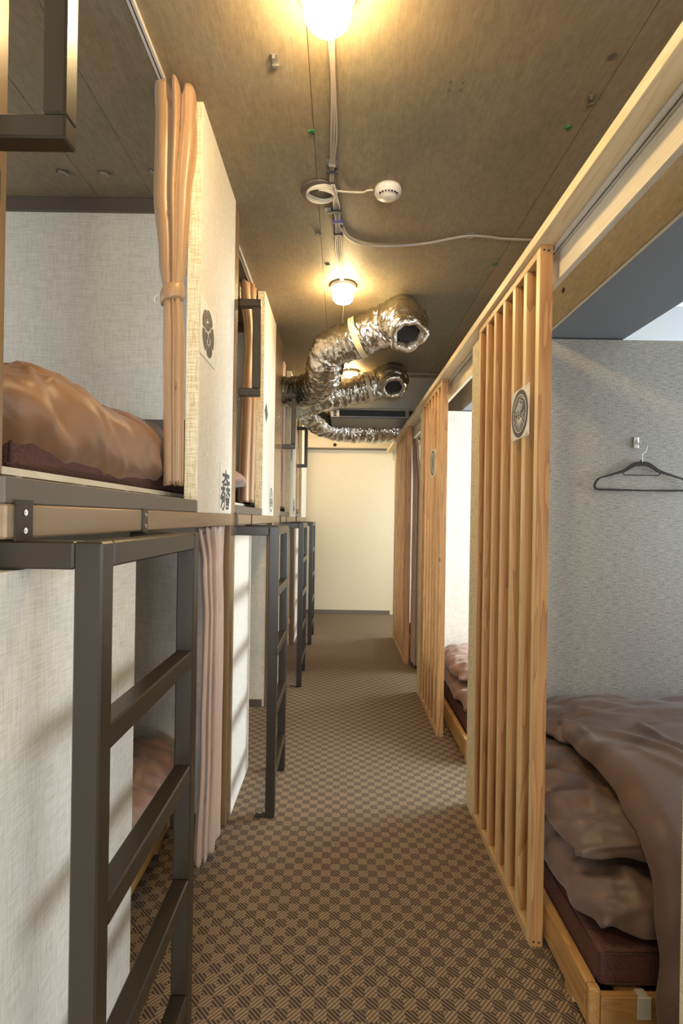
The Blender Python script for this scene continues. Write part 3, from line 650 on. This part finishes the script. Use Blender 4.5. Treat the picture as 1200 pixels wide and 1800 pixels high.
def hishi(t, fr):
    f = Flat(); a, b, gp = .034, .030, .003
    for (sx, sy) in ((0, 1), (0, -1), (1, 0), (-1, 0)):
        cx, cy = sx * (a + gp), sy * (b + gp); f.poly([(cx - a, cy), (cx, cy - b), (cx + a, cy), (cx, cy + b)])
    f.make('emblem', 'ink', t, fr, .0022, 'four black diamonds')
def three_rings(t, fr):
    f = Flat(); f.ring((0, 0), .070, .080)
    for k in range(3):
        a = R(90) + k * 2 * PI / 3; c = (.036 * math.cos(a), .036 * math.sin(a)); f.ring(c, .020, .027, n=20); f.disc(c, .009, 12)
        f.strip([(0, 0), (c[0] * .5, c[1] * .5)], .008)
    f.make('emblem', 'ink', t, fr, .0022, 'round dark crest of three leaves')
def bird_crest(t, fr):
    R0 = .079; f = Flat(); f.disc((0, 0), R0, 56); f.make('emblem', 'ink', t, fr, .0022, 'solid black round crest')
    w_ = Flat(); w_.ring((0, 0), R0 * .775, R0 * .81, n=48); s = R0
    L = lambda pts, a=.0022, b=None: w_.strip([(x * s, y * s) for x, y in pts], a * .8, b)
    # upper fan-like leaf with hatching
    L([(-.62, .12), (-.38, .30), (0, .60), (.42, .44), (.30, .20), (.04, .02), (-.28, .06), (-.40, .02), (-.62, .12)])
    for k in range(9):
        q = k / 8; L([(-.50 + .85 * q * .9, .16 + .12 * q), (-.30 + .62 * q, .34 + .14 * math.sin(q * 3))], .0016)
        L([(-.42 + .06 * k, .10), (-.06 + .05 * k, .50 - .03 * k)], .0013)
    L([(.02, .02), (.02, .62)], .0016); L([(-.70, .28), (-.50, .50), (-.22, .66)], .0022); L([(.12, .70), (.35, .62), (.56, .50)], .0022); L([(.05, .72), (.05, .58)], .0022)
    # centre knot and curls
    L([(s_[0], s_[1]) for s_ in arc((.30, -.14), .12, 0, 5, 14)], .0022); L([(s_[0], s_[1]) for s_ in arc((-.34, -.10), .14, 3, 7.5, 14)], .0022); L([(.0, .02), (0, -.30)], .003)
    # lower radiating leaves
    for a in (-90, -78, -102, -64, -116, -50, -130, -38, -142):
        r1 = .74 if abs(a + 90) < 30 else .62; ca, sa = math.cos(R(a)), math.sin(R(a))
        P = [(ca * r1 * q * 1.0, -.12 + (sa * (r1 - .12)) * q) for q in (0.08, .35, .7, 1)]
        w_.strip([(x * s, y * s) for x, y in P], .0042, .0006)
    for sx in (-1, 1):
        L([(.16 * sx, -.06), (.38 * sx, -.18), (.58 * sx, -.34), (.70 * sx, -.16)], .002); L([(.32 * sx, -.30), (.52 * sx, -.52), (.40 * sx, -.58)], .002); L([(.60 * sx, .05), (.48 * sx, -.02), (.68 * sx, -.12)], .002)
    w_.make('emblem_lines', 'inkwhite', t, fr, .0030, 'white line drawing inside the crest', th=.0004)
def oval_crest(t, fr):
    f = Flat(); f.ring((0, 0), .068, .079, n=40)
    for k in range(7):
        y = .048 - k * .016; x = math.sqrt(max(0, .062 ** 2 - y * y)) * .8; f.strip([(-x, y - .01), (-x * .3, y + .006), (x * .3, y - .006), (x, y + .01)], .005)
    f.strip([(-.03, .045), (0, .0), (.03, -.045)], .006); f.strip([(.03, .045), (0, .0), (-.03, -.045)], .006)
    f.make('emblem', 'ink', t, fr, .0022, 'dark round crest of crossed leaves')
XN = (1, 0, 0); UY = (0, 1, 0)
poster('crest poster with a five lobed black flower on the nearest upper panel', (XL, 1.772, 1.920), UY, XN, .200, .186, mokko)
poster('small notice of bold black characters low on the nearest upper panel', (XL, 2.083, 1.411), UY, XN, .200, .186, ishida)
poster('crest poster of four black diamonds on the second upper panel', (XL, 3.168, 1.935), UY, XN, .185, .18, hishi)
poster('ringed crest poster low on the second upper panel', (XL, 3.455, 1.417), UY, XN, .19, .18, three_rings)
poster('ringed crest poster high on the third upper panel', (XL, 4.85, 1.90), UY, XN, .185, .18, oval_crest)
poster('dark crest poster low on the third upper panel', (XL, 5.18, 1.41), UY, XN, .19, .18, three_rings)
poster('large round black crest with white line drawing taped to the nearest screen', (XR, 1.757, 1.662), (0, -1, 0), (-1, 0, 0), .176, .166, bird_crest, True, True)
poster('small round crest on the middle slatted screen', (XR, 3.40, 1.671), (0, -1, 0), (-1, 0, 0), .172, .166, oval_crest, True, False)

# ------------------------------------------------------------------ hanger and hook
t = thing('wall_hook', 'small clear adhesive hook on the grey wall above the hanger', 'hook', (1.296, 2.299, 1.655))
obj('base_plate', B((1.281, 1.305, 2.2925, 2.2995, 1.630, 1.680), bev=.004, seg=2), 'chrome', t)
obj('prong', tube([(1.293, 2.292, 1.665), (1.293, 2.283, 1.650), (1.293, 2.272, 1.640), (1.293, 2.264, 1.648), (1.293, 2.262, 1.660)], .004, 8, .004), 'clear', t, True)
t = thing('coat_hanger', 'dark brown flocked coat hanger hanging from the clear hook', 'hanger', (1.308, 2.27, 1.43)); Yh = 2.276; HX = 1.308
hook = [(HX, 1.565), (HX, 1.592), (HX + .002, 1.602), (HX + .014, 1.614), (HX + .020, 1.632), (HX + .012, 1.650), (HX - .004, 1.656), (HX - .018, 1.648), (HX - .022, 1.636)]
obj('hook', tube([(x, Yh - .004, z) for x, z in hook], .0021, 8, .004), 'chrome', t, True, label='thin chrome wire hook')
def ribbon(P, th, y0, y1, bm=None):
    bm = bm or bmesh.new(); pts = catmull([(x, 0, z) for x, z, q in P], .006); qs = catmull([(i, 0, q) for i, (x, z, q) in enumerate(P)], .006); N = len(pts); rs = []
    for i, p in enumerate(pts):
        tt = (pts[min(N - 1, i + 1)] - pts[max(0, i - 1)]).normalized(); n_ = Vector((-tt.z, 0, tt.x)); s = i / (N - 1) * (len(P) - 1); k = min(int(s), len(P) - 2); w_ = (P[k][2] + (P[k + 1][2] - P[k][2]) * (s - k)) / 2
        rs.append([bm.verts.new((p + n_ * w_) + Vector((0, y0, 0))), bm.verts.new((p + n_ * w_) + Vector((0, y1, 0))), bm.verts.new((p - n_ * w_) + Vector((0, y1, 0))), bm.verts.new((p - n_ * w_) + Vector((0, y0, 0)))])
    for a, b in zip(rs, rs[1:]):
        for i in range(4): bm.faces.new((a[i], a[(i + 1) % 4], b[(i + 1) % 4], b[i]))
    bm.faces.new(rs[0]); bm.faces.new(rs[-1]); return bm
sh = []
for s in (-1, 1):
    L = [(0, 1.560, .020), (.030, 1.556, .018), (.060, 1.538, .014), (.080, 1.527, .010), (.140, 1.508, .008), (.166, 1.500, .006), (.172, 1.499, .008), (.190, 1.488, .009), (.202, 1.468, .009), (.200, 1.452, .009), (.186, 1.446, .008), (.10, 1.4445, .007), (0, 1.4435, .007)]
    sh.append([(HX + s * x, z, q) for x, z, q in L])
bm = ribbon(sh[0], 0, Yh - .003, Yh + .003); ribbon(sh[1], 0, Yh - .003, Yh + .003, bm); B((HX - .004, HX + .004, Yh - .0035, Yh + .0035, 1.562, 1.576), bm=bm)
obj('shoulders', bm, 'hanger', t)
obj('inner_bar', tube([(HX - .082, Yh, 1.524), (HX - .080, Yh, 1.514), (HX - .074, Yh, 1.510), (HX + .074, Yh, 1.510), (HX + .080, Yh, 1.514), (HX + .082, Yh, 1.524)], .0022, 8, smooth=False), 'hanger', t, True)

# ------------------------------------------------------------------ ceiling things
def lamp(x, y, lb):
    t = thing('ceiling_lamp', lb, 'lamp', (x, y, CZ - .11)); 
    obj('base', lathe((x, y, CZ), [(.074, -.0035), (.076, -.012), (.070, -.026), (.056, -.034), (.050, -.036)]), 'lampbase', t, True)
    obj('bulb', lathe((x, y, CZ), [(.040, -.0365), (.056, -.048), (.0605, -.066), (.057, -.082), (.045, -.096), (.026, -.104), (.004, -.1065)]), 'bulb', t, True, label='lit globe bulb')
lamp(-.050, 1.305, 'nearest round lit ceiling lamp at the top of the picture'); lamp(-.001, 2.975, 'second round ceiling lamp, in front of the silver ducts'); lamp(.078, 4.70, 'third ceiling lamp, half hidden behind the silver ducts'); lamp(-.05, -.45, 'ceiling lamp behind the viewer'); lamp(.05, 6.15, 'ceiling lamp beyond the air conditioner')
t = thing('smoke_detector', 'round white smoke detector on the concrete ceiling', 'detector', (.173, 2.10, CZ - .05)); D = (.173, 2.10, CZ)
obj('base', lathe(D, [(.054, -.003), (.055, -.020), (.053, -.022)]), 'plastic', t, True)
obj('cap', lathe(D, [(.053, -.0225), (.051, -.027), (.031, -.039), (.028, -.042), (.004, -.043)]), 'plastic', t, True)
for k in range(7):
    a = R(-90 + (k - 3) * 17); r_ = .0405; bm = bmesh.new(); bmesh.ops.create_cube(bm, size=1, matrix=Matrix.Translation((D[0] + r_ * math.cos(a), D[1] + r_ * math.sin(a), CZ - .0338)) @ Matrix.Rotation(a, 4, 'Z') @ Matrix.Rotation(R(35), 4, 'Y') @ Matrix.Diagonal((.013, .0052, .006, 1))); obj('vent_slit', bm, 'black', t)
# cables
def cab(P, r, m, lb, grp=None): return tag(obj('cable', tube(P, r, 8, .012), m, None, True), lb, 'cable', grp)
zc = CZ - .010
for k, dx in enumerate((-.0075, 0, .0075)):
    cab([(-.045 + dx, 1.40, zc), (-.040 + dx * .6, 1.58, zc), (-.040 + dx * 1.2, 1.78, zc - .004), (-.048 + dx * .8, 1.95, zc), (-.052 + dx * .7, 2.05, zc)], .0042, 'cable', 'grey cable between the nearest lamp and the coil, %s of its bundle' % ['leftmost', 'middle one', 'rightmost'][k], 'grey cables from the nearest lamp to the coil')
for k, dx in enumerate((-.012, -.004, .004, .012)):
    cab([(-.048 + dx * .4, 2.06, zc - .004), (-.040 + dx * .6, 2.12, zc - .012), (-.034 + dx, 2.22, zc), (-.030 + dx * .7, 2.36, zc), (-.026 + dx * 1.2, 2.55, zc), (-.020 + dx * .8, 2.72, zc), (-.008 + dx * .6, 2.895, zc)], .0034, 'cable_white' if k in (0, 3) else 'cable', ['leftmost ivory', 'left inner grey', 'right inner grey', 'rightmost ivory'][k] + ' cable between the coil and the second lamp', 'cables from the coil to the second lamp')
cab([(0, 3.055, zc), (0.002, 3.2, zc), (0.0, 3.6, zc), (.02, 4.1, zc), (.06, 4.61, zc)], .0035, 'cable_white', 'thin cable running on from the second lamp under the ducts')
P = []
for k in range(46):
    a = -k / 45 * 2 * PI * 3.3; rr = .056 + .010 * math.sin(k * .41); P.append((-.088 + rr * math.cos(a), 2.118 + rr * .8 * math.sin(a), CZ - .012 - .005 * (k / 15) + .002 * math.sin(k)))
tag(obj('cable_coil', tube(P, .0038, 8, .012), 'cable_white', None, True), 'coiled spare cable on the ceiling left of the smoke detector', 'cable')
tag(obj('junction_ring', lathe((-.100, 2.12, CZ), [(.040, -.003), (.075, -.003), (.078, -.008), (.074, -.012), (.042, -.008)]), 'board', None, True), 'dark ring hole in the ceiling behind the coiled cable', 'junction box')
cab([(-.035, 2.10, CZ - .014), (.02, 2.118, zc + .003), (.075, 2.120, zc + .004), (.090, 2.108, zc + .004), (.114, 2.102, zc + .002)], .0035, 'cable_white', 'short ivory cable from the coil to the smoke detector')
cab([(-.018, 2.37, zc - .004), (.02, 2.46, zc), (.09, 2.515, zc), (.20, 2.53, zc), (.38, 2.50, zc), (.58, 2.425, zc), (.75, 2.445, zc), (.882, 2.45, zc)], .006, 'cable', 'long grey cable crossing the ceiling to the right beam')
cab([(.085, 4.72, zc), (.2, 4.72, zc), (.42, 4.735, zc), (.62, 4.72, zc), (.882, 4.735, zc)], .004, 'cable', 'thin cable crossing the ceiling above the air conditioner')
for (x, y, mm, lb) in ((-.049, 1.985, 'tie', 'dark cable tie on the grey bundle before the coil'), (-.036, 2.235, 'tie', 'dark cable tie just beyond the coil'), (-.030, 2.32, 'tie_blue', 'blue cable tie beyond the coil'), (-.027, 2.42, 'tie', 'dark cable tie where the long cable branches off')):
    tag(obj('cable_tie', B((x - .022, x + .022, y - .004, y + .004, CZ - .020, CZ - .003), (x + .014, x + .024, y - .006, y + .006, CZ - .023, CZ - .020), bev=.001), mm), lb, 'cable tie')
for (x, y, lb) in ((-.049, 1.95, 'flat grey clamp plate above the cable coil'), (-.062, 2.245, 'small grey clamp plate beside the cables'), (.581, 2.425, 'metal clamp holding the long cable on the ceiling'), (.60, 4.73, 'metal clamp holding the thin cable near the air conditioner')):
    tag(obj('cable_clamp', B((x - .022, x + .022, y - .014, y + .014, CZ - .0045, CZ - .002), (x - .012, x + .012, y - .003, y + .003, CZ - .02, CZ - .005), (x + .010, x + .016, y - .012, y + .012, CZ - .014, CZ - .005)), 'zinc'), lb, 'clamp')
for (x, y, lb) in ((-.114, 1.793, 'green wall plug in the ceiling left of the cables'), (.749, 1.757, 'green wall plug near the header beam'), (-.08, 2.739, 'green wall plug near the second lamp'), (.784, 2.70, 'green wall plug near the nearest screen top')):
    bm = cyl((x, y, CZ - .004), .009, .006, 'z', 10); B((x - .016, x - .006, y - .003, y + .003, CZ - .007, CZ - .003), (x - .003, x + .003, y + .004, y + .014, CZ - .007, CZ - .003), bm=bm); tag(obj('wall_plug', bm, 'green'), lb, 'wall plug')
for (x, y, rz, lb) in ((-1.092, 2.024, .5, 'small metal bracket on the ceiling above the orange brown duvet, leftmost'), (-.935, 2.027, .2, 'small metal bracket on the ceiling, second from the left'), (-.742, 2.016, .9, 'small metal bracket on the ceiling beside the tan curtain'), (.766, 1.641, 1.2, 'rusty metal bracket remnant near the header beam'), (-.208, 1.516, 1.5, 'small pale screw fixing on the ceiling left of the nearest lamp'), (-.12, 2.44, .2, 'tiny metal fixing on the ceiling left of the cable bundle')):
    k = .6 if x in (-.12,) else 1; bm = B((-.020 * k, .020 * k, -.008 * k, .008 * k, -.004, 0), (-.022 * k, -.016 * k, -.004, .004, -.016, -.004), (.010 * k, .018 * k, -.010, .010, -.010, -.004)); bmesh.ops.transform(bm, matrix=Matrix.Translation((x, y, CZ - .0025)) @ Matrix.Rotation(rz, 4, 'Z'), verts=bm.verts); tag(obj('ceiling_fixing', bm, 'zinc' if x != .766 else 'board'), lb, 'fixing')
for (x, y, lb) in ((.753, 1.488, 'dark hole in the ceiling close to the header beam'), (.332, 1.597, 'small star of four dark nail marks in the ceiling')):
    if x > .5: bm = cyl((x, y, CZ - .003), .012, .003, 'z', 9)
    else:
        bm = bmesh.new()
        for (dx, dy) in ((-.02, -.014), (.02, -.014), (-.018, .014), (.018, .014)): cyl((x + dx, y + dy, CZ - .003), .004, .003, 'z', 6, bm=bm)
    tag(obj('nail_marks' if x < .5 else 'drill_hole', bm, 'board'), lb, 'hole')

# ------------------------------------------------------------------ silver ducts
def inv(px, py, Y):  # design aid: metric point on the vertical plane at depth Y
    dx, dy = px - 597, py - 912; return ((dx + dy * .0155) / 920 * Y, Y, 1.3 - (dy - dx * .0155) / 920 * Y)
def duct(P, r, seed, lb, mouth=True, strap=None, n=88):
    t = thing('ventilation_duct', lb, 'duct', P[1])
    def rf(s, a, p):
        q = Vector((p.x * 17 + math.cos(a) * 1.2, p.y * 17 + math.sin(a) * 1.2, p.z * 17 + seed)); cr = noise.noise(q) * .10 + abs(noise.noise(q * 2.6)) * .085 + abs(noise.noise(Vector((s * 110, math.cos(a) * 2.2, math.sin(a) * 2.2 + seed)))) * .10 + abs(noise.noise(q * 6.0)) * .035
        rib = .03 * math.sin(s * 2 * PI * 22 + math.sin(a * 2 + seed)) - .04
        f = 1 + cr + rib
        if mouth and s < .045: f *= .80 + .20 * (s / .045) + .06 * noise.noise(Vector((math.cos(a) * 2.5, math.sin(a) * 2.5, seed)))
        return r * f
    obj('foil_sleeve', tube(P, r, n, .006, rf=rf, cap=False), 'foil', t, True)
    pts = catmull(P, .010)
    if mouth:
        d = (pts[0] - pts[2]).normalized(); c = pts[0]; M_ = Matrix.Translation(c) @ d.to_track_quat('Z', 'Y').to_matrix().to_4x4(); bm = bmesh.new(); rings = []
        for (rr, zz) in ((.86, -.006), (.80, .010), (.66, .012), (.54, .0), (.50, -.05)):
            rings.append([bm.verts.new(M_ @ Vector((r * rr * (1 + .26 * noise.noise(Vector((math.cos(2 * PI * i / 40) * 2.2, math.sin(2 * PI * i / 40) * 2.2, seed + rr * 2)))) * math.cos(2 * PI * i / 40), r * rr * (1 + .26 * noise.noise(Vector((math.cos(2 * PI * i / 40) * 2.2, math.sin(2 * PI * i / 40) * 2.2, seed + rr * 2)))) * math.sin(2 * PI * i / 40), zz))) for i in range(40)])
        for a, b in zip(rings, rings[1:]):
            for i in range(40): bm.faces.new((a[i], a[(i + 1) % 40], b[(i + 1) % 40], b[i]))
        rim = obj('mouth_rim', bm, 'foil', t, True)
        bm = bmesh.new(); bmesh.ops.create_cone(bm, cap_ends=True, segments=24, radius1=r * .52, radius2=r * .52, depth=.01, matrix=M_ @ Matrix.Translation((0, 0, -.05))); obj('dark_opening', bm, 'black', rim)
    if strap is not None:
        i = int(strap * (len(pts) - 1)); a, b = pts[i - 1], pts[i + 2]; d = (b - a).normalized()
        bm = tube([a - d * .004, b + d * .004], r * 1.10, 40, smooth=False, cap=False); s_ = obj('strap', bm, 'strap', t, True)
        for k in range(5):
            an = R(-150 + k * 24); up = Vector((0, 0, 1)); nx = d.cross(up).normalized(); ny = d.cross(nx).normalized(); c = (a + b) / 2 + (nx * math.cos(an) + ny * math.sin(an)) * r * 1.105
            bm = bmesh.new(); bmesh.ops.create_icosphere(bm, subdivisions=1, radius=.005, matrix=Matrix.Translation(c)); obj('rivet', bm, 'board', s_)
    return t
duct([inv(718, 590, 2.98), inv(708, 562, 3.10), inv(690, 563, 3.28), inv(655, 582, 3.36), inv(615, 600, 3.42), inv(582, 614, 3.50), inv(571, 640, 3.62), inv(566, 668, 3.85), inv(545, 685, 4.15), inv(515, 690, 4.35), (-.62, 4.40, 2.38)], .122, 1, 'nearest silver foil duct with its dark mouth facing the camera', strap=.31)
duct([(.335, 3.22, 2.50), (.345, 3.30, 2.56), (.36, 3.36, 2.628)], .10, 2, 'short foil duct stub rising from the nearest duct into the ceiling', mouth=False)
duct([inv(692, 682, 4.42), inv(689, 664, 4.52), inv(676, 668, 4.62), inv(650, 681, 4.66), inv(615, 688, 4.66), inv(575, 696, 4.66), inv(552, 703, 4.80), inv(525, 712, 5.00), (-.455, 5.03, 2.37)], .125, 3, 'second silver foil duct, behind the nearest one, mouth facing the camera', strap=.33)
duct([(-.455, 5.22, 2.33), inv(530, 716, 5.20), inv(548, 728, 5.25), inv(563, 742, 5.45), inv(590, 752, 5.62), inv(640, 757, 5.70), inv(690, 757, 5.72), inv(760, 752, 5.72)], .132, 4, 'lowest silver foil duct curving under the air conditioner', mouth=False)
# ------------------------------------------------------------------ air conditioner
t = thing('air_conditioner', 'ceiling hung air conditioner with dark grille behind the ducts', 'air conditioner', (.4, 5.15, 2.245))
obj('body', B((-.10, .95, 5.002, 5.42, 2.262, 2.37), (-.09, .94, 4.90, 5.001, 2.322, 2.334)), 'beam_grey', t)
obj('base_panel', B((-.095, .95, 4.905, 5.42, 2.246, 2.256)), 'dark_plastic', t)
obj('side_panel', B((-.10, -.02, 4.903, 5.0, 2.2565, 2.322), bev=.002), 'lampbase', t)
for k in range(3): obj('indicator_window', B((-.075, -.045, 4.9005, 4.903, 2.264 + k * .019, 2.277 + k * .019)), 'black', t)
gr = obj('grille_back', B((-.019, .95, 4.93, 4.94, 2.2565, 2.322)), 'black', t)
for k in range(40): obj('grille_slat', B((-.012 + k * .0155, -.012 + k * .0155 + .004, 4.914, 4.929, 2.262, 2.318)), 'dark_plastic', gr)
obj('grille_bar', B((.60, .635, 4.906, 4.929, 2.257, 2.322)), 'skirting', gr, label='brown grille divider')
obj('front_lip', B((-.02, .95, 4.903, 4.907, 2.2565, 2.262)), 'zinc', t)
tag(obj('anchor_bolt', cyl(inv(588.5, 782, 7.056), .024, .006, 'y', 16), 'black'), 'round dark bolt head on the bulkhead over the end wall', 'bolt')
